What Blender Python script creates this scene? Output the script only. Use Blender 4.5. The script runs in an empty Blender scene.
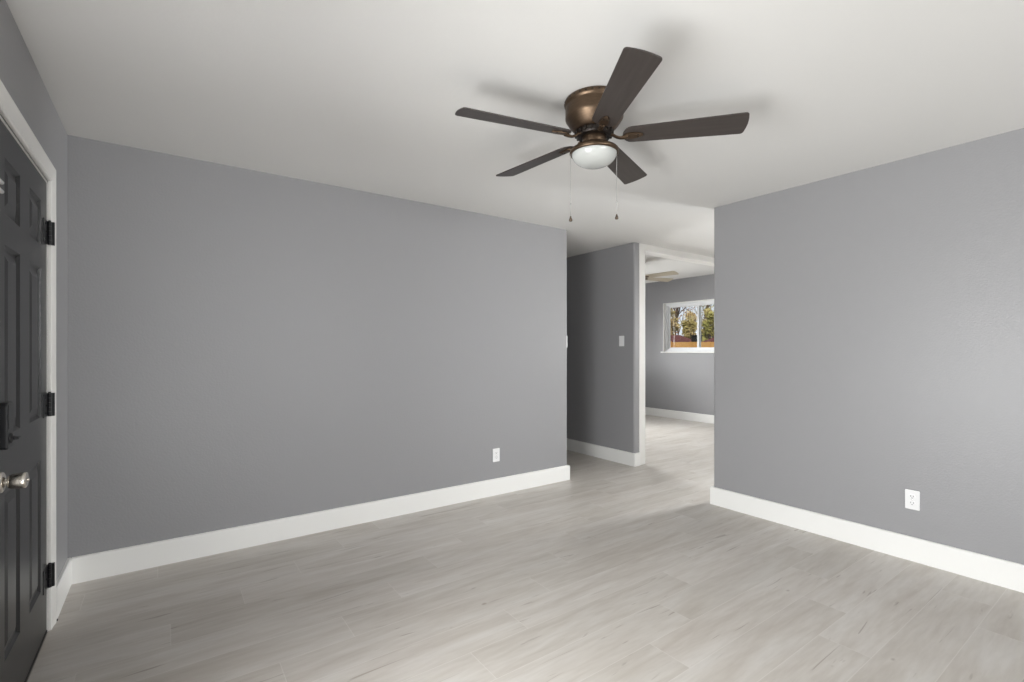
import bpy, bmesh, math, random
from mathutils import Vector, Matrix
random.seed(7)
C = bpy.context.scene.collection
S = bpy.context.scene
PI = math.pi

# ------------------------------------------------------------------ camera
CAMH = 1.277
FPX = 484.7
cam = bpy.data.cameras.new('camera')
camo = bpy.data.objects.new('camera', cam); C.objects.link(camo)
cam.sensor_fit = 'HORIZONTAL'; cam.sensor_width = 36.0
cam.lens = 36.0 * FPX / 1024.0
cam.shift_y = 8.0 / 1024.0
cam.clip_start = 0.05; cam.clip_end = 300
camo.location = (0, 0, CAMH)
camo.rotation_euler = (PI / 2, 0, -math.radians(35.52))
S.camera = camo

# ------------------------------------------------------------------ world, sun, added lamps, exposure
S.view_settings.view_transform = 'Standard'
S.view_settings.look = 'None'
S.view_settings.gamma = 1.0
S.view_settings.use_curve_mapping = False
S.view_settings.exposure = 0.04
w = bpy.data.worlds.new('world'); S.world = w; w.use_nodes = True
wn = w.node_tree.nodes; wl = w.node_tree.links
bg = wn['Background']
bg.inputs[0].default_value = (0.86, 0.92, 1.0, 1); bg.inputs[1].default_value = 0.95
sun = bpy.data.lights.new('sun', 'SUN'); sun.energy = 2.6; sun.angle = math.radians(1.0); sun.color = (1, .93, .82)
suno = bpy.data.objects.new('sun', sun); C.objects.link(suno)
suno.rotation_euler = Vector((0.55, 0.45, -0.75)).to_track_quat('-Z', 'Y').to_euler()
suno.location = (-6, -6, 9)

def fill_light(name, loc, direction, sx, sy, power, color=(1, 1, 1), spread=180):
    l = bpy.data.lights.new(name, 'AREA'); l.shape = 'RECTANGLE'; l.size = sx; l.size_y = sy
    l.energy = power; l.color = color; l.spread = math.radians(spread)
    o = bpy.data.objects.new(name, l); C.objects.link(o); o.location = loc
    o.rotation_euler = Vector(direction).to_track_quat('-Z', 'Z').to_euler()
    return o
# added lamps outside unseen, added window openings, tilted and powered to brighten the rooms
# (entry, rear and far room have two tilts, standing in for ground and sky light)
fill_light('added_entry_fill_up', (-0.66, 1.0, 0.95), (1, 0, .6), 1.5, 1.1, 72)
fill_light('added_entry_fill_down', (-0.67, 1.0, 0.95), (1, 0, -.3), 1.5, 1.1, 42, spread=120)
fill_light('added_rear_fill_level', (1.8, -4.62, 1.42), (0, 1, .1), 2.9, 1.2, 125)
fill_light('added_rear_fill_up', (1.8, -4.63, 1.42), (.5, 1, .9), 2.9, 1.2, 100, spread=100)
fill_light('added_kitchen_fill', (7.88, 1.3, 1.48), (-1, -.3, -.1), 1.9, 1.05, 430, spread=100)
fill_light('added_far_room_fill_down', (5.9, 7.08, 1.38), (0, -1, -.3), 1.9, 1.15, 95, spread=100)
fill_light('added_far_room_fill_up', (5.9, 7.09, 1.38), (0, -1, .6), 1.9, 1.15, 45)

# ------------------------------------------------------------------ materials
def mat(name, col, rough=.5, metal=0, spec=.5, bump=None, coat=0):
    m = bpy.data.materials.new(name); m.use_nodes = True
    n = m.node_tree.nodes; l = m.node_tree.links
    b = n['Principled BSDF']
    b.inputs['Base Color'].default_value = (*col, 1); b.inputs['Roughness'].default_value = rough
    b.inputs['Metallic'].default_value = metal
    b.inputs['Specular IOR Level'].default_value = spec
    b.inputs['Coat Weight'].default_value = coat
    if bump:
        sc, st, dist = bump
        tc = n.new('ShaderNodeTexCoord'); nz = n.new('ShaderNodeTexNoise')
        nz.inputs['Scale'].default_value = sc; nz.inputs['Detail'].default_value = 3
        l.new(tc.outputs['Object'], nz.inputs['Vector'])
        bp = n.new('ShaderNodeBump'); bp.inputs['Strength'].default_value = st; bp.inputs['Distance'].default_value = dist
        l.new(nz.outputs['Fac'], bp.inputs['Height']); l.new(bp.outputs['Normal'], b.inputs['Normal'])
    return m

def mottled(name, c1, c2, scale, rough=.6, stretch=(1, 1, 1), spec=.4, detail=4, coat=0, metal=0):
    m = mat(name, c1, rough, metal, spec, coat=coat); n = m.node_tree.nodes; l = m.node_tree.links
    tc = n.new('ShaderNodeTexCoord'); mp = n.new('ShaderNodeMapping'); mp.inputs['Scale'].default_value = stretch
    nz = n.new('ShaderNodeTexNoise'); nz.inputs['Scale'].default_value = scale; nz.inputs['Detail'].default_value = detail
    cr = n.new('ShaderNodeValToRGB')
    cr.color_ramp.elements[0].position = .32; cr.color_ramp.elements[1].position = .68
    cr.color_ramp.elements[0].color = (*c1, 1); cr.color_ramp.elements[1].color = (*c2, 1)
    l.new(tc.outputs['Object'], mp.inputs['Vector']); l.new(mp.outputs[0], nz.inputs['Vector'])
    l.new(nz.outputs['Fac'], cr.inputs['Fac']); l.new(cr.outputs['Color'], n['Principled BSDF'].inputs['Base Color'])
    return m

M = {}
M['wall'] = mat('grey_wall_paint', (.290, .288, .296), .42, spec=.45, bump=(95, .22, .004))
M['ceiling'] = mat('ceiling_paint', (.705, .697, .68), .8, spec=.2, bump=(60, .15, .003))
M['trim'] = mat('white_trim_paint', (.83, .825, .805), .35, spec=.5)
M['casing'] = mat('warm_white_casing_paint', (.80, .79, .765), .4, spec=.4)
M['door'] = mat('charcoal_door_paint', (.021, .021, .0225), .33, spec=.5, bump=(40, .05, .002))
M['black'] = mat('black_metal', (.008, .008, .010), .35, spec=.5)
M['nickel'] = mat('satin_nickel', (.72, .68, .62), .24, metal=1)
M['bronze'] = mottled('brushed_bronze', (.098, .066, .043), (.120, .081, .053), 30, rough=.4, stretch=(1, 1, 6), metal=.85)
M['bronze_dark'] = mat('dark_bronze', (.02, .015, .012), .4, metal=.5)
M['bladewood'] = mottled('dark_walnut_blade', (.036, .029, .026), (.050, .041, .037), 9, rough=.42, stretch=(.35, 6, 6), spec=.4)
M['palewood'] = mottled('pale_maple_blade', (.40, .35, .26), (.50, .44, .34), 9, rough=.35, stretch=(.35, 6, 6))
M['opal'] = mat('opal_glass', (.45, .46, .445), .18, spec=.5)
M['chain'] = mat('bead_chain', (.42, .41, .40), .35, metal=.6)
M['fob'] = mat('chain_fob', (.12, .09, .07), .35, metal=.7)
M['plastic'] = mat('white_plastic', (.80, .80, .80), .3)
M['slot'] = mat('dark_slot', (.06, .06, .06), .6)
M['vinyl'] = mat('white_vinyl', (.82, .83, .84), .3)
M['rubber'] = mat('dark_rubber', (.03, .028, .025), .7)
M['alu'] = mat('threshold_metal', (.45, .42, .38), .4, metal=.8)
M['outwall'] = mat('outside_wall_stucco', (.5, .48, .45), .8)
M['roof'] = mat('roof_board', (.25, .22, .2), .8)

def glass_mat():
    m = bpy.data.materials.new('window_glass'); m.use_nodes = True
    n = m.node_tree.nodes; l = m.node_tree.links; n.clear()
    o = n.new('ShaderNodeOutputMaterial'); mx = n.new('ShaderNodeMixShader')
    t = n.new('ShaderNodeBsdfTransparent'); g = n.new('ShaderNodeBsdfGlossy'); g.inputs['Roughness'].default_value = .02
    fr = n.new('ShaderNodeFresnel'); fr.inputs['IOR'].default_value = 1.45
    t.inputs[0].default_value = (.96, .97, .97, 1)
    l.new(fr.outputs[0], mx.inputs[0]); l.new(t.outputs[0], mx.inputs[1]); l.new(g.outputs[0], mx.inputs[2])
    l.new(mx.outputs[0], o.inputs['Surface'])
    return m
M['glass'] = glass_mat()

def floor_mat():
    m = bpy.data.materials.new('wood_look_plank_tile'); m.use_nodes = True
    n = m.node_tree.nodes; l = m.node_tree.links; b = n['Principled BSDF']
    def math_(op, a, b_=None, c=None):
        k = n.new('ShaderNodeMath'); k.operation = op
        for i, v in enumerate((a, b_, c)):
            if v is None: continue
            if isinstance(v, (int, float)): k.inputs[i].default_value = v
            else: l.new(v, k.inputs[i])
        return k.outputs[0]
    def ramp(fac, stops):
        r = n.new('ShaderNodeValToRGB'); e = r.color_ramp.elements
        e[0].position, e[0].color = stops[0][0], (*stops[0][1], 1)
        e[1].position, e[1].color = stops[-1][0], (*stops[-1][1], 1)
        for p, c in stops[1:-1]:
            x = e.new(p); x.color = (*c, 1)
        l.new(fac, r.inputs[0]); return r.outputs[0]
    def mix(fac, a, b_, mode='MIX'):
        k = n.new('ShaderNodeMix'); k.data_type = 'RGBA'; k.blend_type = mode
        if isinstance(fac, (int, float)): k.inputs[0].default_value = fac
        else: l.new(fac, k.inputs[0])
        for i, v in ((6, a), (7, b_)):
            if isinstance(v, tuple): k.inputs[i].default_value = (*v, 1)
            else: l.new(v, k.inputs[i])
        return k.outputs[2]
    tc = n.new('ShaderNodeTexCoord'); sp = n.new('ShaderNodeSeparateXYZ'); l.new(tc.outputs['Object'], sp.inputs[0])
    x, y = sp.outputs[0], sp.outputs[1]
    W, L = .1985, 1.275
    v = math_('DIVIDE', math_('SUBTRACT', y, .768), W)
    row = math_('FLOOR', v); fv = math_('SUBTRACT', v, row)
    xs = math_('DIVIDE', math_('SUBTRACT', math_('SUBTRACT', x, 2.372), math_('MULTIPLY', row, .305)), L)
    cell = math_('FLOOR', xs); fx = math_('SUBTRACT', xs, cell)
    cmb = n.new('ShaderNodeCombineXYZ'); l.new(row, cmb.inputs[0]); l.new(cell, cmb.inputs[1])
    wh = n.new('ShaderNodeTexWhiteNoise'); wh.noise_dimensions = '2D'; l.new(cmb.outputs[0], wh.inputs['Vector'])
    rnd = wh.outputs['Value']
    # grain coordinates, shifted per plank
    g = n.new('ShaderNodeCombineXYZ')
    l.new(math_('ADD', math_('MULTIPLY', x, 1.0), math_('MULTIPLY', rnd, 37)), g.inputs[0])
    l.new(math_('MULTIPLY', y, 7.0), g.inputs[1]); l.new(math_('MULTIPLY', rnd, 11), g.inputs[2])
    def noise(scale, detail=3, dist=0, vec=None):
        k = n.new('ShaderNodeTexNoise'); k.inputs['Scale'].default_value = scale; k.inputs['Detail'].default_value = detail
        k.inputs['Distortion'].default_value = dist
        l.new(vec or g.outputs[0], k.inputs['Vector']); return k.outputs['Fac']
    soft = noise(1.6, 4, .6); fine = noise(7, 5, .3)
    base = ramp(soft, [(.25, (.425, .385, .340)), (.5, (.515, .482, .442)), (.75, (.585, .562, .532))])
    base = mix(.22, base, ramp(fine, [(.3, (.38, .345, .31)), (.7, (.64, .615, .585))]))
    tone = ramp(rnd, [(0, (.93, .925, .915)), (1, (1.04, 1.04, 1.045))])
    base = mix(1.0, base, tone, 'MULTIPLY')
    # dark checks: long thin streaks and a few knots
    g2 = n.new('ShaderNodeCombineXYZ')
    l.new(math_('ADD', x, math_('MULTIPLY', rnd, 91)), g2.inputs[0]); l.new(math_('MULTIPLY', y, 13.0), g2.inputs[1])
    st = noise(2.6, 2, 1.2, g2.outputs[0])
    streak = ramp(st, [(.675, (0, 0, 0)), (.74, (1, 1, 1))])
    base = mix(math_('MULTIPLY', streak, .6), base, (.24, .205, .175))
    g3 = n.new('ShaderNodeCombineXYZ')
    l.new(math_('ADD', math_('MULTIPLY', x, 1.3), math_('MULTIPLY', rnd, 53)), g3.inputs[0]); l.new(math_('MULTIPLY', y, 2.2), g3.inputs[1])
    vor = n.new('ShaderNodeTexVoronoi'); vor.inputs['Scale'].default_value = 1.7; l.new(g3.outputs[0], vor.inputs['Vector'])
    knot = ramp(vor.outputs['Distance'], [(.018, (1, 1, 1)), (.04, (0, 0, 0))])
    base = mix(math_('MULTIPLY', knot, .6), base, (.22, .18, .15))
    # joints
    dv = math_('MULTIPLY', math_('MINIMUM', fv, math_('SUBTRACT', 1.0, fv)), W)
    dx = math_('MULTIPLY', math_('MINIMUM', fx, math_('SUBTRACT', 1.0, fx)), L)
    dj = math_('MINIMUM', dv, dx)
    joint = math_('LESS_THAN', dj, .0014)
    base = mix(math_('MULTIPLY', joint, .45), base, (.66, .635, .60))
    l.new(base, b.inputs['Base Color'])
    b.inputs['Roughness'].default_value = .4
    b.inputs['Specular IOR Level'].default_value = .42
    bp = n.new('ShaderNodeBump'); bp.inputs['Strength'].default_value = .25; bp.inputs['Distance'].default_value = .0012
    l.new(math_('SUBTRACT', fine, joint), bp.inputs['Height']); l.new(bp.outputs[0], b.inputs['Normal'])
    return m
M['floor'] = floor_mat()

# ------------------------------------------------------------------ helpers
def obj(name, bm, m, parent=None, smooth=False, bevel=0, seg=2):
    me = bpy.data.meshes.new(name); bmesh.ops.recalc_face_normals(bm, faces=bm.faces[:]); bm.to_mesh(me); bm.free()
    if m: me.materials.append(m)
    o = bpy.data.objects.new(name, me); C.objects.link(o)
    if smooth:
        for p in me.polygons: p.use_smooth = True
    if bevel:
        b = o.modifiers.new('bevel', 'BEVEL'); b.width = bevel; b.segments = seg; b.limit_method = 'ANGLE'; b.angle_limit = math.radians(40)
    if parent: o.parent = parent
    return o
def tag(o, label=None, cat=None, group=None, kind=None):
    if label: o['label'] = label
    if cat: o['category'] = cat
    if group: o['group'] = group
    if kind: o['kind'] = kind
    return o
def thing(name, label, cat, loc=(0, 0, 0), rz=0, group=None):
    o = bpy.data.objects.new(name, None); C.objects.link(o); o.empty_display_size = .1
    o.location = loc; o.rotation_euler = (0, 0, rz)
    return tag(o, label, cat, group)
def struct(name, bm, m, label, cat, **k):
    o = obj(name, bm, m, **k)
    if not k.get('parent'): tag(o, label, cat, kind='structure')
    return o
def box(bm, x0, x1, y0, y1, z0, z1):
    vs = [bm.verts.new(p) for p in ((x0, y0, z0), (x1, y0, z0), (x1, y1, z0), (x0, y1, z0), (x0, y0, z1), (x1, y0, z1), (x1, y1, z1), (x0, y1, z1))]
    for f in ((3, 2, 1, 0), (4, 5, 6, 7), (0, 1, 5, 4), (1, 2, 6, 5), (2, 3, 7, 6), (3, 0, 4, 7)):
        bm.faces.new([vs[i] for i in f])
    return bm
def B(*boxes):
    bm = bmesh.new()
    for b in boxes: box(bm, *b)
    return bm
def prism(pts, z0, z1, bm=None):
    bm = bm or bmesh.new()
    a = [bm.verts.new((x, y, z0)) for x, y in pts]; b = [bm.verts.new((x, y, z1)) for x, y in pts]
    n = len(pts)
    bm.faces.new(a[::-1]); bm.faces.new(b)
    for i in range(n): bm.faces.new([a[i], a[(i + 1) % n], b[(i + 1) % n], b[i]])
    return bm
def round_poly(pts, r, seg=5):
    """pts: list of (x, y, round?)"""
    out = []; n = len(pts)
    for i, (x, y, k) in enumerate(pts):
        if not k: out.append((x, y)); continue
        p = Vector((x, y)); a = Vector(pts[i - 1][:2]); b = Vector(pts[(i + 1) % n][:2])
        u = (a - p).normalized(); v = (b - p).normalized()
        c = p + (u + v) * r
        for s in range(seg + 1):
            t = s / seg * PI / 2
            out.append(tuple(c - v * r * math.cos(t) - u * r * math.sin(t)))
    return out
def lathe(bm, prof, seg=48, cx=0, cy=0, mtx=None):
    rings = []
    for r, z in prof:
        if r < 1e-6: rings.append([bm.verts.new((cx, cy, z))])
        else: rings.append([bm.verts.new((cx + r * math.cos(2 * PI * i / seg), cy + r * math.sin(2 * PI * i / seg), z)) for i in range(seg)])
    for a, b in zip(rings, rings[1:]):
        for i in range(seg):
            j = (i + 1) % seg
            if len(a) == 1 and len(b) == 1: continue
            if len(a) == 1: bm.faces.new([a[0], b[j], b[i]])
            elif len(b) == 1: bm.faces.new([a[i], a[j], b[0]])
            else: bm.faces.new([a[i], a[j], b[j], b[i]])
    if mtx: bmesh.ops.transform(bm, matrix=mtx, verts=[v for r in rings for v in r])
    return bm
def tube(bm, pts, rads, seg=10, flat=None):
    """tube through pts; flat=(sx, sy) squashes the section"""
    pts = [Vector(p) for p in pts]; rings = []
    for i, p in enumerate(pts):
        d = (pts[min(i + 1, len(pts) - 1)] - pts[max(i - 1, 0)]).normalized()
        up = Vector((0, 0, 1)) if abs(d.z) < .95 else Vector((1, 0, 0))
        s = d.cross(up).normalized(); t = s.cross(d).normalized()
        r = rads[i] if isinstance(rads, (list, tuple)) else rads
        fx, fy = flat or (1, 1)
        rings.append([bm.verts.new(p + s * (r * fx * math.cos(2 * PI * k / seg)) + t * (r * fy * math.sin(2 * PI * k / seg))) for k in range(seg)])
    for a, b in zip(rings, rings[1:]):
        for k in range(seg): bm.faces.new([a[k], a[(k + 1) % seg], b[(k + 1) % seg], b[k]])
    bm.faces.new(rings[0][::-1]); bm.faces.new(rings[-1])
    return bm

# ------------------------------------------------------------------ the room shell
XL, YA, XA1 = -.4355, 3.544, 3.196          # left wall face, back wall face, its free end
XR, YR1 = 3.672, 2.288                      # right wall face, its free end
XB, YB0 = 4.150, 3.520                      # hallway wall face and its near end
XF = 7.631                                  # far room window wall
H, H2 = 2.44, 2.56
YREAR, YEND = -4.4, 6.85
LT = .14                                    # exterior wall thickness

struct('floor', B((XL - LT, XF + LT, YREAR - LT, YEND + LT, -.12, 0)), M['floor'],
       'pale grey wood-look plank tile floor running through all the rooms', 'floor')
struct('ceiling', B((XL - LT, XF + LT, YREAR - LT, YB0 + .15, H, H + .16), (XL - LT, XB + .15, YB0 + .15, YEND + LT, H, H + .16)), M['ceiling'],
       'smooth off-white ceiling of the main room and hallway', 'ceiling')
struct('ceiling', B((XB + .15, XF + LT, YB0 + .15, YEND + LT, H2, H2 + .04)), M['ceiling'],
       'white ceiling of the far room beyond the header', 'ceiling')
struct('roof', B((XL - 1.9, XF + .35, YREAR - .6, YEND + .5, H + .165, H + .40)), M['roof'],
       'flat house roof with an added unseen overhang that keeps sun off the entry side', 'roof')  # overhang added out of view to block sun from the entry window

DY0, DY1, DZ = 2.165, 3.002, 2.032          # clear door opening
WY0, WY1, WZ0, WZ1 = .2, 1.8, .32, 1.75  # added entry window, out of view, sized for its lamps
struct('wall_left', B((XL - LT, XL, YREAR, WY0, 0, H), (XL - LT, XL, WY0, WY1, 0, WZ0), (XL - LT, XL, WY0, WY1, WZ1, H),
                      (XL - LT, XL, WY1, DY0, 0, H), (XL - LT, XL, DY0, DY1, DZ, H), (XL - LT, XL, DY1, YA, 0, H)), M['wall'],
       'grey entry wall on the left holding the charcoal door', 'wall')
struct('wall_back', prism(round_poly([(XL - LT, YA, 0), (XL - LT, YA + .12, 0), (XA1, YA + .12, 1), (XA1, YA, 1)][::-1], .018), 0, H), M['wall'],
       'long grey wall across the back left, ending at the hallway', 'wall', smooth=False)
struct('wall_right', prism(round_poly([(XR, YREAR, 0), (XR, YR1, 1), (XR + .12, YR1, 1), (XR + .12, YREAR, 0)], .018), 0, H), M['wall'],
       'bright grey wall on the right with one outlet', 'wall')
struct('wall_hallway', prism(round_poly([(XB, YEND, 0), (XB, YB0, 1), (XB + .15, YB0, 0), (XB + .15, YEND, 0)], .02), 0, H), M['wall'],
       'short grey wall past the hallway with a light switch', 'wall')
struct('wall_hallway_left', B((XA1 - .12, XA1, YA + .12, YEND, 0, H)), M['wall'], 'grey inner wall of the hallway behind the long wall', 'wall')
R1, R2, RZ0, RZ1 = .3, 3.3, .8, 2.15      # added rear window, out of view
struct('wall_rear', B((XL - LT, R1, YREAR - LT, YREAR, 0, H), (R1, R2, YREAR - LT, YREAR, 0, RZ0), (R1, R2, YREAR - LT, YREAR, RZ1, H),
                      (R2, XF + LT, YREAR - LT, YREAR, 0, H)), M['wall'], 'grey wall behind the viewer with an added wide window', 'wall')
V0, V1, VZ0, VZ1 = 4.383, 5.787, 1.222, 2.135   # visible far window
K0, K1, KZ0, KZ1 = .35, 2.25, .95, 2.1         # added kitchen window, out of view
struct('wall_far', B((XF, XF + LT, YREAR, K0, 0, H2), (XF, XF + LT, K0, K1, 0, KZ0), (XF, XF + LT, K0, K1, KZ1, H2), (XF, XF + LT, K1, V0, 0, H2),
                     (XF, XF + LT, V0, V1, 0, VZ0), (XF, XF + LT, V0, V1, VZ1, H2), (XF, XF + LT, V1, YEND, 0, H2)), M['wall'],
       'grey window wall at the far end beyond the opening', 'wall')
E0, E1, EZ0, EZ1 = 4.95, 6.85, .75, 2.05  # added end wall window, out of view
struct('wall_end', B((XL - LT, E0, YEND, YEND + LT, 0, H2), (E0, E1, YEND, YEND + LT, 0, EZ0), (E0, E1, YEND, YEND + LT, EZ1, H2),
                     (E1, XF + LT, YEND, YEND + LT, 0, H2)), M['wall'], 'grey end wall of the far room and hallway', 'wall')

# cased opening: white post against the hallway wall end and the header beam
XP = XB + .078
struct('trim_1', B((XP, XB + .175, YB0 - .006, YB0 + .15, 0, H - .001), (XB + .175, XF, YB0, YB0 + .15, H - .072, H2)), M['casing'],
       'white post and ceiling beam framing the opening to the far room', 'trim', bevel=.003)

# baseboards
BT, BH = .018, .142
def baseboard(name, pts, label):
    """pts: wall line seen with the room on its left; the board runs on that side"""
    P = [Vector(p) for p in pts]; off = []
    for i, p in enumerate(P):
        ns = []
        if i > 0: d = (p - P[i - 1]).normalized(); ns.append(Vector((-d.y, d.x)))
        if i < len(P) - 1: d = (P[i + 1] - p).normalized(); ns.append(Vector((-d.y, d.x)))
        if len(ns) == 1: off.append(p + ns[0] * BT)
        else:
            m_ = ns[0] + ns[1]; off.append(p + m_ * (BT / m_.dot(ns[0])))
    bm = bmesh.new()
    prof = [(0, 0), (1, 0), (1, BH - .006), (.72, BH), (0, BH)]
    rings = []
    for p, q in zip(P, off):
        rings.append([bm.verts.new((*(p + (q - p) * t), z)) for t, z in prof])
    for a, b in zip(rings, rings[1:]):
        for k in range(5): bm.faces.new([a[k], a[(k + 1) % 5], b[(k + 1) % 5], b[k]])
    bm.faces.new(rings[0][::-1]); bm.faces.new(rings[-1])
    return struct(name, bm, M['trim'], label, 'baseboard')
baseboard('baseboard_back', [(XA1, YEND), (XA1, YA), (XL + BT, YA)][::1], 'white baseboard along the long grey wall and round its end')
baseboard('baseboard_left', [(XL, YA), (XL, DY1 + .082)], 'short white baseboard between door casing and room corner')
baseboard('baseboard_left_rear', [(XL, DY0 - .082), (XL, YREAR)], 'white baseboard on the entry wall behind the viewer')
baseboard('baseboard_right', [(XR, YREAR), (XR, YR1), (XR + .12, YR1), (XR + .12, YREAR)], 'white baseboard along the bright right-hand wall')
baseboard('baseboard_hallway', [(XP, YB0), (XB, YB0), (XB, YEND)][::-1][::-1], 'white baseboard on the short hallway wall beside the white post')
baseboard('baseboard_far', [(XF, YREAR), (XF, YB0)], 'white baseboard of the window wall beyond the right wall')
baseboard('baseboard_far', [(XF, YB0 + .15), (XF, YEND)], 'white baseboard under the far room window')

# ------------------------------------------------------------------ entry door, its casing and hardware
FX = XL - .0015                               # door face plane
def door():
    # leaf with six raised panels, hinge side at y = DY1
    y1, y0 = DY1 - .012, DY0 + .002
    z0, z1 = .012, DZ - .010
    xf, xb = FX, FX - .044
    stile, wpan = .125, .210
    cols = [(y1 - stile - wpan, y1 - stile), (y0 + stile, y0 + stile + wpan)]
    rows = [(.235, .800), (.985, 1.625), (1.725, 1.915)]
    ys = sorted({y0, y1, *[v for c in cols for v in c]}); zs = sorted({z0, z1, *[v for r in rows for v in r]})
    bm = bmesh.new()
    def q(*p): bm.faces.new([bm.verts.new(v) for v in p])
    for a, b in zip(ys, ys[1:]):
        for c, d in zip(zs, zs[1:]):
            if (a, b) in cols and (c, d) in rows:
                # moulded groove then raised field
                lv = [(0, 0), (.004, -.004), (.012, -.010), (.020, -.010), (.026, -.008), (.050, -.0015)]
                for (i0, d0), (i1, d1) in zip(lv, lv[1:]):
                    o = [(xf + d0, a + i0, c + i0), (xf + d0, b - i0, c + i0), (xf + d0, b - i0, d - i0), (xf + d0, a + i0, d - i0)]
                    n_ = [(xf + d1, a + i1, c + i1), (xf + d1, b - i1, c + i1), (xf + d1, b - i1, d - i1), (xf + d1, a + i1, d - i1)]
                    for k in range(4): q(o[k], o[(k + 1) % 4], n_[(k + 1) % 4], n_[k])
                q(*n_)
            else: q((xf, a, c), (xf, b, c), (xf, b, d), (xf, a, d))
    q((xb, y0, z0), (xb, y0, z1), (xb, y1, z1), (xb, y1, z0))
    q((xf, y0, z0), (xf, y0, z1), (xb, y0, z1), (xb, y0, z0)); q((xf, y1, z0), (xb, y1, z0), (xb, y1, z1), (xf, y1, z1))
    q((xf, y0, z0), (xb, y0, z0), (xb, y1, z0), (xf, y1, z0)); q((xf, y0, z1), (xf, y1, z1), (xb, y1, z1), (xb, y0, z1))
    bmesh.ops.remove_doubles(bm, verts=bm.verts[:], dist=.00005)
    d = struct('door_1', bm, M['door'], 'charcoal six-panel entry door with black hinges in the left wall', 'door')
    # hinges
    for z in (1.800, 1.026, .253):
        h = obj('hinge', B((FX - .001, FX + .003, y1 - .078, y1 + .004, z - .052, z + .052)), M['black'], d, bevel=.001)
        kb = bmesh.new()
        for k in range(5):
            a = z - .052 + k * .0208
            lathe(kb, [(0, a), (.0075, a), (.0075, a + .0198), (0, a + .0198)], 14, XL + .008, y1 + .006)
        lathe(kb, [(0, z + .052), (.005, z + .052), (.005, z + .057), (0, z + .059)], 12, XL + .008, y1 + .006)
        obj('hinge_knuckle', kb, M['black'], h, smooth=False)
        obj('jamb_leaf', B((XL + .0, XL + .0235, y1 + .007, y1 + .0225, z - .052, z + .052)), M['black'], h, bevel=.001)
        for k in (-.034, 0, .034):
            obj('screw', lathe(bmesh.new(), [(0, .003), (.0035, .0025), (.0045, 0)], 10, mtx=Matrix.Translation((FX + .003, y1 - .045 + (.012 if k == 0 else 0), z + k)) @ Matrix.Rotation(PI / 2, 4, 'Y')), M['black'], h)
    # knob
    yk, zk = DY0 + .075, .844
    rot = Matrix.Translation((FX, yk, zk)) @ Matrix.Rotation(PI / 2, 4, 'Y')
    kn = obj('door_knob', lathe(bmesh.new(), [(0, .018), (.017, .018), (.0215, .021), (.0235, .027), (.0250, .040), (.0262, .052), (.0262, .058), (.0245, .0615), (.021, .063), (.012, .0635), (0, .0635)], 40, mtx=rot), M['nickel'], d, smooth=True)
    obj('rose', lathe(bmesh.new(), [(.034, 0), (.034, .003), (.031, .007), (.024, .010), (.016, .012), (0, .012)], 40, mtx=rot), M['nickel'], kn, smooth=True)
    obj('knob_neck', lathe(bmesh.new(), [(.014, .010), (.011, .014), (.0105, .016), (.0125, .019)], 28, mtx=rot), M['nickel'], kn, smooth=True)
    obj('turn_button', lathe(bmesh.new(), [(.005, .063), (.005, .067), (.0035, .0685), (0, .0685)], 16, mtx=rot), M['nickel'], kn, smooth=True)
    # keyless deadbolt, interior side: black housing with thumb turn
    yl, zl = yk, 1.028
    lk = obj('deadbolt', prism(round_poly([(yl - .038, zl - .076, 1), (yl + .038, zl - .076, 1), (yl + .038, zl + .076, 1), (yl - .038, zl + .076, 1)], .014), 0, .024), M['black'], None, bevel=.004)
    lk.data.transform(Matrix(((0, 0, 1, FX), (1, 0, 0, 0), (0, 1, 0, 0), (0, 0, 0, 1)))); lk.parent = d
    rt = Matrix.Translation((FX, yl, zl - .042)) @ Matrix.Rotation(PI / 2, 4, 'Y')
    tt = obj('thumb_turn', lathe(bmesh.new(), [(.017, .023), (.017, .028), (.008, .030), (.006, .036), (0, .036)], 28, mtx=rt), M['black'], lk, smooth=True)
    obj('turn_paddle', B((FX + .032, FX + .046, yl - .018, yl + .018, zl - .046, zl - .038)), M['black'], tt, bevel=.003)
    obj('battery_cover', B((FX + .0235, FX + .0255, yl - .030, yl + .030, zl - .010, zl + .068)), M['black'], lk, bevel=.001)
    # swing bar guard near the latch edge
    zg, yg = 1.796, DY0 + .048
    sb = bmesh.new()
    for s in (-1, 1): tube(sb, [(FX + .006, yg - .11, zg + s * .0145), (FX + .0075, yg - .05, zg + s * .0145), (FX + .0075, yg + .004, zg + s * .0145), (FX + .0065, yg + .010, zg + s * .0145)], [.0065, .0065, .0065, .004], 12)
    tube(sb, [(FX + .0065, yg - .11, zg - .016), (FX + .0065, yg - .11, zg + .016)], .0065, 12)
    gd = obj('door_guard', sb, M['plastic'], d, smooth=True)
    obj('guard_plate', B((FX - .0005, FX + .0025, yg - .066, yg - .036, zg - .03, zg + .03)), M['nickel'], gd, bevel=.001)
    # bottom sweep
    obj('door_sweep', B((FX - .03, FX + .003, y0 + .004, y1 - .004, .0035, .016)), M['rubber'], d, bevel=.001)
    return d
door()
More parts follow.
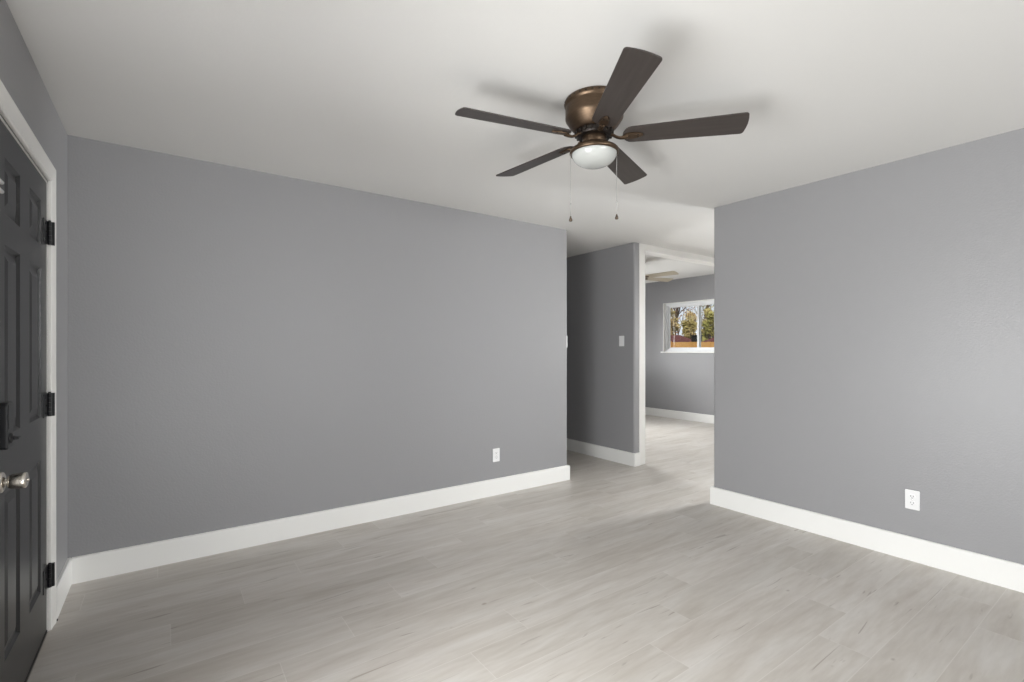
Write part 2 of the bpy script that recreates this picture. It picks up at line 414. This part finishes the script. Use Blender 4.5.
def casing():
    # moulded casing swept round the opening; section (offset from opening, projection)
    sec = [(.000, 0), (.000, .010), (.006, .014), (.018, .012), (.045, .015), (.066, .019), (.074, .018), (.078, .014), (.078, 0)]
    bm = bmesh.new(); r = .006
    pts = [((DY0 - r), 0, -1, 0), (DY0 - r, DZ + r, -1, 1), (DY1 + r, DZ + r, 1, 1), (DY1 + r, 0, 1, 0)]
    rings = []
    for y, z, sy, sz in pts:
        rings.append([bm.verts.new((XL + p, y + sy * o, z + sz * o)) for o, p in sec])
    for a, b in zip(rings, rings[1:]):
        for k in range(len(sec)): bm.faces.new([a[k], a[(k + 1) % len(sec)], b[(k + 1) % len(sec)], b[k]])
    bm.faces.new(rings[0]); bm.faces.new(rings[-1])
    # jamb lining
    for b in ((XL - LT, XL, DY0 - .0, DY0 + .001, 0, DZ), (XL - LT, XL, DY1 - .009, DY1 + .006, 0, DZ), (XL - LT, XL, DY0, DY1, DZ - .007, DZ + .006),
              (XL - LT, XL - .05, DY1 - .022, DY1 - .009, 0, DZ)): box(bm, *b)
    struct('trim_2', bm, M['casing'], 'off-white moulded casing round the charcoal entry door', 'trim')
casing()
struct('threshold', B((XL - LT, XL + .004, DY0, DY1 - .009, 0, .0035)), M['alu'], 'low metal threshold under the charcoal door', 'threshold', bevel=.001)
sh = obj('shim', B((XL + .002, XL + .022, DY1 + .088, DY1 + .10, 0, .008)), M['rubber'], bevel=.002)
tag(sh, 'tiny dark rubber shim on the floor at the foot of the door casing', 'shim')

# ------------------------------------------------------------------ windows
def window(name, axis, face, out, a0, a1, z0, z1, label, thick=LT, sill=True, mull=True):
    """axis 'x': the window lies in a wall of constant x; face = inner wall plane, out = +-1 direction outside"""
    def bx(u0, u1, d0, d1, h0, h1):
        p, q = face + out * d0, face + out * d1; p, q = min(p, q), max(p, q)
        return (p, q, u0, u1, h0, h1) if axis == 'x' else (u0, u1, p, q, h0, h1)
    fr = .052
    d = struct(name, B(bx(a0, a0 + fr, .055, thick - .005, z0, z1), bx(a1 - fr, a1, .055, thick - .005, z0, z1), bx(a0 + fr, a1 - fr, .055, thick - .005, z0, z0 + fr),
                       bx(a0 + fr, a1 - fr, .055, thick - .005, z1 - fr, z1)), M['vinyl'], label, 'window', bevel=.003)
    m_ = (a0 + a1) / 2
    s = .032
    for k, (u0, u1, dd) in enumerate(((a0 + fr, m_ + .022, .066), (m_ - .022, a1 - fr, .092))):
        sash = obj('sash', B(bx(u0, u0 + s, dd, dd + .024, z0 + fr, z1 - fr), bx(u1 - s, u1, dd, dd + .024, z0 + fr, z1 - fr),
                             bx(u0 + s, u1 - s, dd, dd + .024, z0 + fr, z0 + fr + s), bx(u0 + s, u1 - s, dd, dd + .024, z1 - fr - s, z1 - fr)), M['vinyl'], d, bevel=.002)
        obj('pane', B(bx(u0 + s, u1 - s, dd + .010, dd + .013, z0 + fr + s, z1 - fr - s)), M['glass'], sash)
    # painted return liner and sill
    obj('window_liner', B(bx(a0 - .0, a0 + .012, -.001, .06, z0, z1), bx(a1 - .012, a1, -.001, .06, z0, z1), bx(a0, a1, -.001, .06, z1 - .012, z1)), M['trim'], d)
    obj('window_sill', B(bx(a0 - .035, a1 + .035, -.03, .001, z0 - .016, z0 + .006), bx(a0, a1, 0, .06, z0 - .001, z0 + .006)), M['trim'], d, bevel=.003)
    return d
window('window_1', 'x', XF, 1, V0, V1, VZ0, VZ1, 'white two-pane sliding window in the far room')
window('added_window_2', 'x', XL, -1, WY0, WY1, WZ0, WZ1, 'added unseen wide low white window in the entry wall, an opening for the entry lamps')  # added out of view to let the entry lamps in
window('added_window_3', 'y', YREAR, -1, R1, R2, RZ0, RZ1, 'added unseen wide white window behind the viewer, an opening for the rear lamps')  # added behind the camera as the rear lamps' opening
window('added_window_4', 'x', XF, 1, K0, K1, KZ0, KZ1, 'added unseen white window behind the right wall, an opening for the kitchen lamp')  # added out of view so the kitchen lamp can shine in
window('added_window_5', 'y', YEND, 1, E0, E1, EZ0, EZ1, 'added unseen white window in the far room end wall, an opening for its lamps')  # added out of view to admit the far room lamps

# ------------------------------------------------------------------ electrical plates (built facing -y, placed with a rotation)
def plate_bm(w=.071, h=.116, t=.006):
    return prism(round_poly([(-w / 2, -h / 2, 1), (w / 2, -h / 2, 1), (w / 2, h / 2, 1), (-w / 2, h / 2, 1)], .005), 0, t)
TURN = Matrix(((1, 0, 0, 0), (0, 0, -1, 0), (0, 1, 0, 0), (0, 0, 0, 1)))   # plate plane xy -> xz, outward = -y
def outlet(loc, rz, label):
    t = thing('wall_outlet', label, 'outlet', loc, rz, 'white wall outlets')
    p = obj('cover_plate', plate_bm(), M['plastic'], None, bevel=.002); p.data.transform(TURN); p.parent = t
    for s in (-1, 1):
        bm = bmesh.new(); pts = []
        for k in range(28):
            a = 2 * PI * k / 28; pts.append((.0172 * math.cos(a), s * .0195 + max(-.0135, min(.0135, .0172 * math.sin(a)))))
        r = obj('receptacle', prism(pts, .0055, .0078, bm), M['plastic'], None, bevel=.0006); r.data.transform(TURN); r.parent = t
        for sb in (B((-.0078, -.0052, s * .0195 - .001, s * .0195 + .0075, .0074, .0082)), B((.0052, .0078, s * .0195 - .001, s * .0195 + .0065, .0074, .0082)),
                   lathe(bmesh.new(), [(.0026, .0074), (.0026, .0082), (0, .0082)], 12, 0, s * .0195 - .0075)):
            q = obj('slot', sb, M['slot'], None); q.data.transform(TURN); q.parent = r
    sc = obj('screw', lathe(bmesh.new(), [(.0032, .006), (.0028, .0075), (0, .0078)], 14), M['nickel'], None, smooth=True); sc.data.transform(TURN); sc.parent = t
    return t
outlet((2.357, YA, .347), 0, 'small white outlet low on the long wall near its hallway end')
outlet((XR, .978, .366), -PI / 2, 'white outlet low on the bright right-hand wall')
def switch(loc, rz, label, t0=.006, proud=.0):
    t = thing('light_switch', label, 'light switch', loc, rz, 'light switches by the hallway')
    p = obj('cover_plate', plate_bm(t=t0), M['plastic'], None, bevel=.002); p.data.transform(TURN); p.parent = t
    k = obj('rocker', B((-.0165, .0165, -.033, .033, t0 - .001, t0 + .003)), M['plastic'], None, bevel=.0015); k.data.transform(TURN); k.parent = t
    for s in (-1, 1):
        c = obj('screw', lathe(bmesh.new(), [(.003, t0 - .0005), (.0026, t0 + .001), (0, t0 + .0012)], 12, 0, s * .048), M['plastic'], None, smooth=True); c.data.transform(TURN); c.parent = t
    return t
switch((XB, 3.699, 1.366), -PI / 2, 'white light switch on the short hallway wall left of the white post')
switch((XA1, YA + .056, 1.350), PI / 2, 'light switch seen edge-on at the free end of the long wall', t0=.020)

# ------------------------------------------------------------------ ceiling fans
def rounded_blade(r0, r1, w0, w1, th, seg=8):
    pts = []
    n = 14
    # rounded root, straight sides, slightly bowed tip with rounded corners
    for k in range(n + 1):
        a = PI / 2 + PI * k / n
        pts.append((r0 + .045 + .045 * math.cos(a), w0 / 2 * math.sin(a)))
    c = .016
    def corner(cx, cy, a0, a1):
        for k in range(seg + 1):
            a = a0 + (a1 - a0) * k / seg; pts.append((cx + c * math.cos(a), cy + c * math.sin(a)))
    corner(r1 - c - .006, -(w1 / 2 - c), -PI / 2, -.25)
    for k in range(1, 6):
        t = -1 + 2 * k / 6; pts.append((r1 - .006 * t * t, t * (w1 / 2 - c)))
    corner(r1 - c - .006, (w1 / 2 - c), .25, PI / 2)
    return prism(pts, -th / 2, th / 2)

def make_fan(name, label, loc, a0, ceil_z, drop, metal, wood, chains, group=None, scale=1.0):
    """loc = hub point at the ceiling; drop = blade plane below the ceiling"""
    t = thing(name, label, 'ceiling fan', loc, 0)
    k = drop - .175                                 # extra drop above the blade plane
    D = lambda prof: [(r, -z) for r, z in prof]
    hb = lathe(bmesh.new(), D([(.128, 0), (.136, .004), (.139, .010), (.1395, .020), (.137, .026), (.133, .030), (.1325, .036), (.134, .040),
        (.134, .068 + k), (.1345, .080 + k), (.1335, .088 + k), (.128, .097 + k), (.118, .112 + k), (.106, .127 + k), (.097, .137 + k), (.090, .142 + k), (.086, .144 + k), (0, .144 + k)]), 64)
    nf = len(hb.faces)
    for i in range(30):                             # small dark slots round the top band
        box(hb, -.0045, .0045, .1388, .1402, -.0185, -.0125)
        bmesh.ops.rotate(hb, verts=hb.verts[-8:], cent=(0, 0, 0), matrix=Matrix.Rotation(2 * PI * i / 30, 3, 'Z'))
    ho = obj('motor_housing', hb, metal, t, smooth=True)
    ho.data.materials.append(M['bronze_dark'])
    for p in ho.data.polygons:
        if p.index >= nf: p.material_index = 1; p.use_smooth = False
    rb = lathe(bmesh.new(), D([(.0, .1435 + k), (.080, .1435 + k), (.084, .150 + k), (.084, .164 + k), (.078, .172 + k), (0, .172 + k)]), 40)
    for i in range(20):
        box(rb, -.004, .004, .080, .0905, -(.166 + k), -(.148 + k))
        vs = rb.verts[-8:]; bmesh.ops.rotate(rb, verts=vs, cent=(0, 0, 0), matrix=Matrix.Rotation(2 * PI * i / 20, 3, 'Z'))
    obj('flywheel', rb, M['bronze_dark'], t)
    obj('switch_housing', lathe(bmesh.new(), D([(.0, .170 + k), (.052, .170 + k), (.056, .174 + k), (.056, .200 + k), (.054, .204 + k), (.060, .208 + k), (.058, .212 + k), (0, .212 + k)]), 48), metal, t, smooth=True)
    fit = obj('light_fitter', lathe(bmesh.new(), D([(.0, .206 + k), (.058, .207 + k), (.075, .214 + k), (.095, .224 + k), (.108, .231 + k), (.1135, .237 + k), (.1145, .245 + k), (.1125, .251 + k), (.106, .253 + k), (.1035, .250 + k), (0, .250 + k)]), 64), metal, t, smooth=True)
    gp = []
    for i in range(13):
        a = PI / 2 * i / 12
        gp.append((.1045 * math.cos(a) ** .82 if i < 12 else 0, .249 + k + .060 * math.sin(a)))
    obj('glass_bowl', lathe(bmesh.new(), D([(.0, .2485 + k), (.104, .2485 + k)] + gp), 64), M['opal'], t, smooth=True)
    zb = -drop
    pitch = -math.radians(13)
    for i in range(5):
        a = a0 + i * 2 * PI / 5
        mz = Matrix.Rotation(a, 4, 'Z')
        mb = mz @ Matrix.Translation((0, 0, zb)) @ Matrix.Rotation(pitch, 4, 'X')
        b = obj('blade', rounded_blade(.130, .664, .108, .138, .006), wood, None, bevel=.0015)
        b.data.transform(Matrix.Identity(4)); b.matrix_world = mb; b.parent = t
        # blade iron: curved arm from the flywheel, flaring into a rounded pad screwed under the blade
        ib = bmesh.new()
        tube(ib, [(.070, 0, .010), (.088, 0, .004), (.102, 0, -.007), (.118, 0, -.0135), (.134, 0, -.0125), (.155, 0, -.0095)], [.011, .0105, .0095, .0095, .012, .013], 12, flat=(1, .62))
        pp = []
        for j in range(32):
            th = 2 * PI * j / 32; cx = .178 + .044 * math.cos(th); wy = .0195 * math.sin(th) * (1 - .18 * math.cos(th)); pp.append((cx, wy))
        prism(pp, -.0105, -.0032, ib)
        ir = obj('blade_iron', ib, metal, None, bevel=.0015); ir.matrix_world = mb; ir.parent = t
        for p in ir.data.polygons: p.use_smooth = False
        for sx, sy in ((.155, 0), (.199, .008), (.199, -.008)):
            obj('screw', lathe(bmesh.new(), [(.0038, -.0103), (.003, -.0125), (0, -.013)], 10, sx, sy), M['bronze_dark'], ir)
    if chains:
        ux, uy = .8139, -.581
        for s, r, ztop, zbot in chains:
            cx, cy = s * r * ux, s * r * uy
            ch = obj('pull_chain', tube(bmesh.new(), [(cx, cy, -ztop), (cx, cy, -zbot + .022)], .0011, 6), M['chain'], t)
            bb = bmesh.new(); z = ztop
            while z < zbot - .024:
                lathe(bb, [(0, -z + .0019), (.0019, -z), (0, -z - .0019)], 6, cx, cy); z += .0062
            obj('chain_beads', bb, M['chain'], ch, smooth=True)
            obj('chain_coupling', lathe(bmesh.new(), [(0, -zbot + .090), (.0028, -zbot + .087), (.0028, -zbot + .079), (0, -zbot + .076)], 10, cx, cy), M['chain'], ch, smooth=True)
            obj('chain_fob', lathe(bmesh.new(), [(0, -zbot + .026), (.003, -zbot + .024), (.0042, -zbot + .018), (.0075, -zbot + .010), (.0085, -zbot + .004), (.006, -zbot), (0, -zbot - .001)], 18, cx, cy), M['fob'], ch, smooth=True)
    return t
A1 = 1.0355 + PI
make_fan('ceiling_fan', 'bronze flush-mount ceiling fan with five dark blades and white light bowl', (1.631, 1.623, H), A1, H, .175, M['bronze'], M['bladewood'],
         [(-1, .110, .243, .566), (1, .1055, .245, .556)])
make_fan('ceiling_fan', 'partly hidden pale-bladed ceiling fan in the far room above the opening', (5.645, 4.762, H2), math.radians(-12), H2, .232, M['bronze'], M['palewood'], None)

# ------------------------------------------------------------------ outside the far window
def ground_mat(): return mottled('dry_lawn', (.22, .19, .09), (.30, .25, .13), 1.4, rough=.9, spec=.1)
struct('ground', B((-60, 90, -60, 90, -.40, -.26)), ground_mat(), 'dry lawn around the house', 'ground')
M['fence'] = mottled('tan_fence_wood', (.50, .27, .09), (.62, .37, .15), 2.5, rough=.8, stretch=(1, 1, .3), spec=.15)
M['maroon'] = mottled('maroon_roof', (.10, .035, .035), (.14, .055, .05), 3, rough=.8, spec=.15)
M['shedwall'] = mat('shed_siding', (.35, .28, .22), .8)
M['darkshed'] = mat('dark_shed_metal', (.012, .011, .011), .6)
M['bark'] = mottled('bark', (.10, .075, .06), (.17, .13, .10), 8, rough=.9, spec=.1)
def leafmat(n, a, b): return mottled(n, a, b, .9, rough=.8, spec=.15)
M['leaf_tan'] = leafmat('tan_leaves', (.50, .37, .18), (.68, .54, .30))
M['leaf_olive'] = leafmat('olive_leaves', (.27, .27, .08), (.47, .42, .15))
M['leaf_mix'] = leafmat('olive_tan_leaves', (.36, .31, .11), (.56, .45, .22))
M['leaf_rust'] = leafmat('rust_leaves', (.30, .15, .08), (.42, .25, .15))
def fence():
    t = thing('board_fence', 'tan wooden board fence seen through the far window', 'fence', (16.0, 0, -.26))
    bm = bmesh.new(); y = 2.0
    while y < 22:
        hgt = 1.80 + random.uniform(-.01, .01); box(bm, 0, .02, y, y + .138, .03, hgt); y += .147
    obj('fence_boards', bm, M['fence'], t)
    obj('rail', B((-.045, 0, 2, 22, .35, .44)), M['fence'], t); obj('rail', B((-.045, 0, 2, 22, 1.45, 1.54)), M['fence'], t)
    for i in range(9): obj('post', B((-.13, -.045, 2.1 + i * 2.4, 2.2 + i * 2.4, 0, 1.84)), M['fence'], t)
fence()
def outbuilding(loc, label, y0, y1, ze, zr):
    t = thing('outbuilding', label, 'outbuilding', loc, 0, 'maroon-roofed outbuildings')
    obj('wall', B((-1.2, 1.2, y0 + .25, y1 - .25, 0, ze + .03)), M['shedwall'], t)
    bm = bmesh.new()
    p = [bm.verts.new(v) for v in ((-1.4, y0, ze), (1.4, y0, ze), (1.4, y1, ze), (-1.4, y1, ze), (0, y0 + 1.1, zr), (0, y1 - 1.1, zr))]
    for f in ((0, 1, 4), (1, 2, 5, 4), (2, 3, 5), (3, 0, 4, 5), (3, 2, 1, 0)): bm.faces.new([p[i] for i in f])
    obj('roof', bm, M['maroon'], t)
    obj('door', B((-1.23, -1.19, y0 + .9, y0 + 1.7, 0, ze - .15)), M['darkshed'], t)
outbuilding((24.5, 17.6, -.26), 'low outbuilding with a maroon hipped roof behind the fence, in the left pane', -1.3, 3.6, 1.68, 2.36)
outbuilding((24.5, 13.6, -.26), 'low maroon-roofed outbuilding behind the fence, in the right pane', -2.6, 2.3, 1.68, 2.30)
def darkshed():
    t = thing('storage_cabinet', 'dark upright storage cabinet standing just behind the tan fence', 'storage cabinet', (20.0, 13.30, -.26))
    obj('body', B((-.18, .18, -.17, .17, 0, 2.12)), M['darkshed'], t, bevel=.02)
    obj('lid', B((-.21, .21, -.20, .20, 2.12, 2.18)), M['darkshed'], t, bevel=.01)
    obj('door', B((-.20, -.18, -.14, .14, .1, 2.05)), M['darkshed'], t, bevel=.004)
darkshed()

def tree(name, label, cat, loc, height, spread, leaf, nleaf, lsize, trunk_r=.12, low=.25, seed=1, group=None):
    rnd = random.Random(seed)
    t = thing(name, label, cat, loc, 0, group)
    bm = bmesh.new(); tips = []
    def grow(p, d, ln, r, lev):
        pts = [p]; q = p.copy(); dd = d.copy()
        for i in range(4):
            dd = (dd + Vector((rnd.uniform(-.22, .22), rnd.uniform(-.22, .22), rnd.uniform(-.05, .15)))).normalized()
            q = q + dd * ln / 4; pts.append(q.copy())
        tube(bm, pts, [r, r * .85, r * .72, r * .6, r * .5], 5 if lev else 8)
        tips.extend(pts[2:])
        if lev < 3:
            for i in range(4 if lev else 6):
                a = rnd.uniform(0, 2 * PI); k = rnd.choice((2, 3, 4)) if lev else rnd.choice((1, 2, 3, 4))
                nd = (dd + Vector((math.cos(a), math.sin(a), rnd.uniform(-.1, .6))) * spread).normalized()
                grow(pts[k], nd, ln * rnd.uniform(.5, .72), r * .5, lev + 1)
    grow(Vector((0, 0, 0)), Vector((0, 0, 1)), height * .5, trunk_r, 0)
    obj('trunk', bm, M['bark'], t)
    if nleaf:
        lb = bmesh.new()
        cand = [p for p in tips if p.z > height * low] or tips
        for i in range(nleaf):
            c = rnd.choice(cand) + Vector((rnd.gauss(0, 1), rnd.gauss(0, 1), rnd.gauss(0, .8))) * height * .055
            u = Vector((rnd.uniform(-1, 1), rnd.uniform(-1, 1), rnd.uniform(-1, 1))).normalized(); v = u.orthogonal().normalized()
            s = lsize * rnd.uniform(.6, 1.3)
            lb.faces.new([lb.verts.new(c + e) for e in (-u * s, -v * s * .5, u * s, v * s * .5)])
        obj('foliage', lb, leaf, t)
    return t
def bush(label, loc, h, rx, leaf, seed, n=4200):
    rnd = random.Random(seed)
    t = thing('shrub', label, 'shrub', loc, 0, 'shrubs behind the board fence')
    bm = bmesh.new()
    for i in range(9):
        a = 2 * PI * i / 9 + rnd.uniform(-.3, .3); q = rx * rnd.uniform(.3, .75)
        tube(bm, [(0, 0, 0), (q * .25 * math.cos(a), q * .25 * math.sin(a), h * .3), (q * .65 * math.cos(a), q * .65 * math.sin(a), h * .62), (q * math.cos(a), q * math.sin(a), h * rnd.uniform(.8, 1.02))], [.05, .035, .022, .008], 6)
    obj('stems', bm, M['bark'], t)
    lumps = []
    for i in range(34):
        a = rnd.uniform(0, 2 * PI); e = rnd.uniform(-.9, 1); q = rx * .8 * math.sqrt(max(0, 1 - e * e)) * rnd.uniform(.5, 1)
        lumps.append((Vector((q * math.cos(a), q * math.sin(a), h * (.5 + .42 * e))), rnd.uniform(.16, .3) * rx))
    lb = bmesh.new()
    for i in range(n):
        c0, lr = rnd.choice(lumps); c = c0 + Vector((rnd.gauss(0, .6), rnd.gauss(0, .6), rnd.gauss(0, .6))) * lr
        u = Vector((rnd.uniform(-1, 1), rnd.uniform(-1, 1), rnd.uniform(-1, 1))).normalized(); v = u.orthogonal().normalized()
        k = rnd.uniform(.05, .11)
        lb.faces.new([lb.verts.new(c + e) for e in (-u * k, -v * k * .55, u * k, v * k * .55)])
    obj('foliage', lb, M[leaf], t)
for k, (x, y, h, rx, lf, txt) in enumerate([(27.5, 20.3, 3.7, .68, 'leaf_tan', 'tan-leaved shrub behind the outbuilding, leftmost of the front row in the window'),
        (27.5, 18.85, 3.6, .66, 'leaf_mix', 'olive and tan shrub behind the outbuilding, just left of the dark cabinet'),
        (27.5, 17.3, 3.8, .66, 'leaf_olive', 'olive-leaved shrub rising in the right-hand pane'),
        (30.6, 22.6, 4.7, .75, 'leaf_mix', 'taller olive-tan shrub of the back row, at the left jamb'),
        (30.6, 21.0, 4.6, .72, 'leaf_tan', 'taller tan shrub of the back row, middle of the left pane'),
        (30.6, 19.5, 4.5, .70, 'leaf_mix', 'taller olive-tan shrub of the back row, behind the window mullion'),
        (30.6, 18.1, 4.9, .66, 'leaf_olive', 'taller olive shrub of the back row, at the right edge of the view')]):
    bush(txt, (x, y, -.26), h * 1.04, rx * 1.0, lf, 3 + k, 5200)
for i, (x, y, h, s, lf, nl, txt) in enumerate([(38, 27.2, 10.5, 21, 'leaf_rust', 1500, 'tall nearly bare tree against the sky in the left pane'),
        (47, 31.2, 12.0, 22, 'leaf_rust', 1500, 'tall bare tree against the sky behind the window mullion'),
        (57, 36.2, 13.0, 23, 'leaf_olive', 1800, 'tall thin-leaved tree against the sky in the right pane')]):
    tree('tree', txt, 'tree', (x, y, -.26), h, .75, M[lf], nl, .11, .16, .15, s, 'tall trees against the sky')
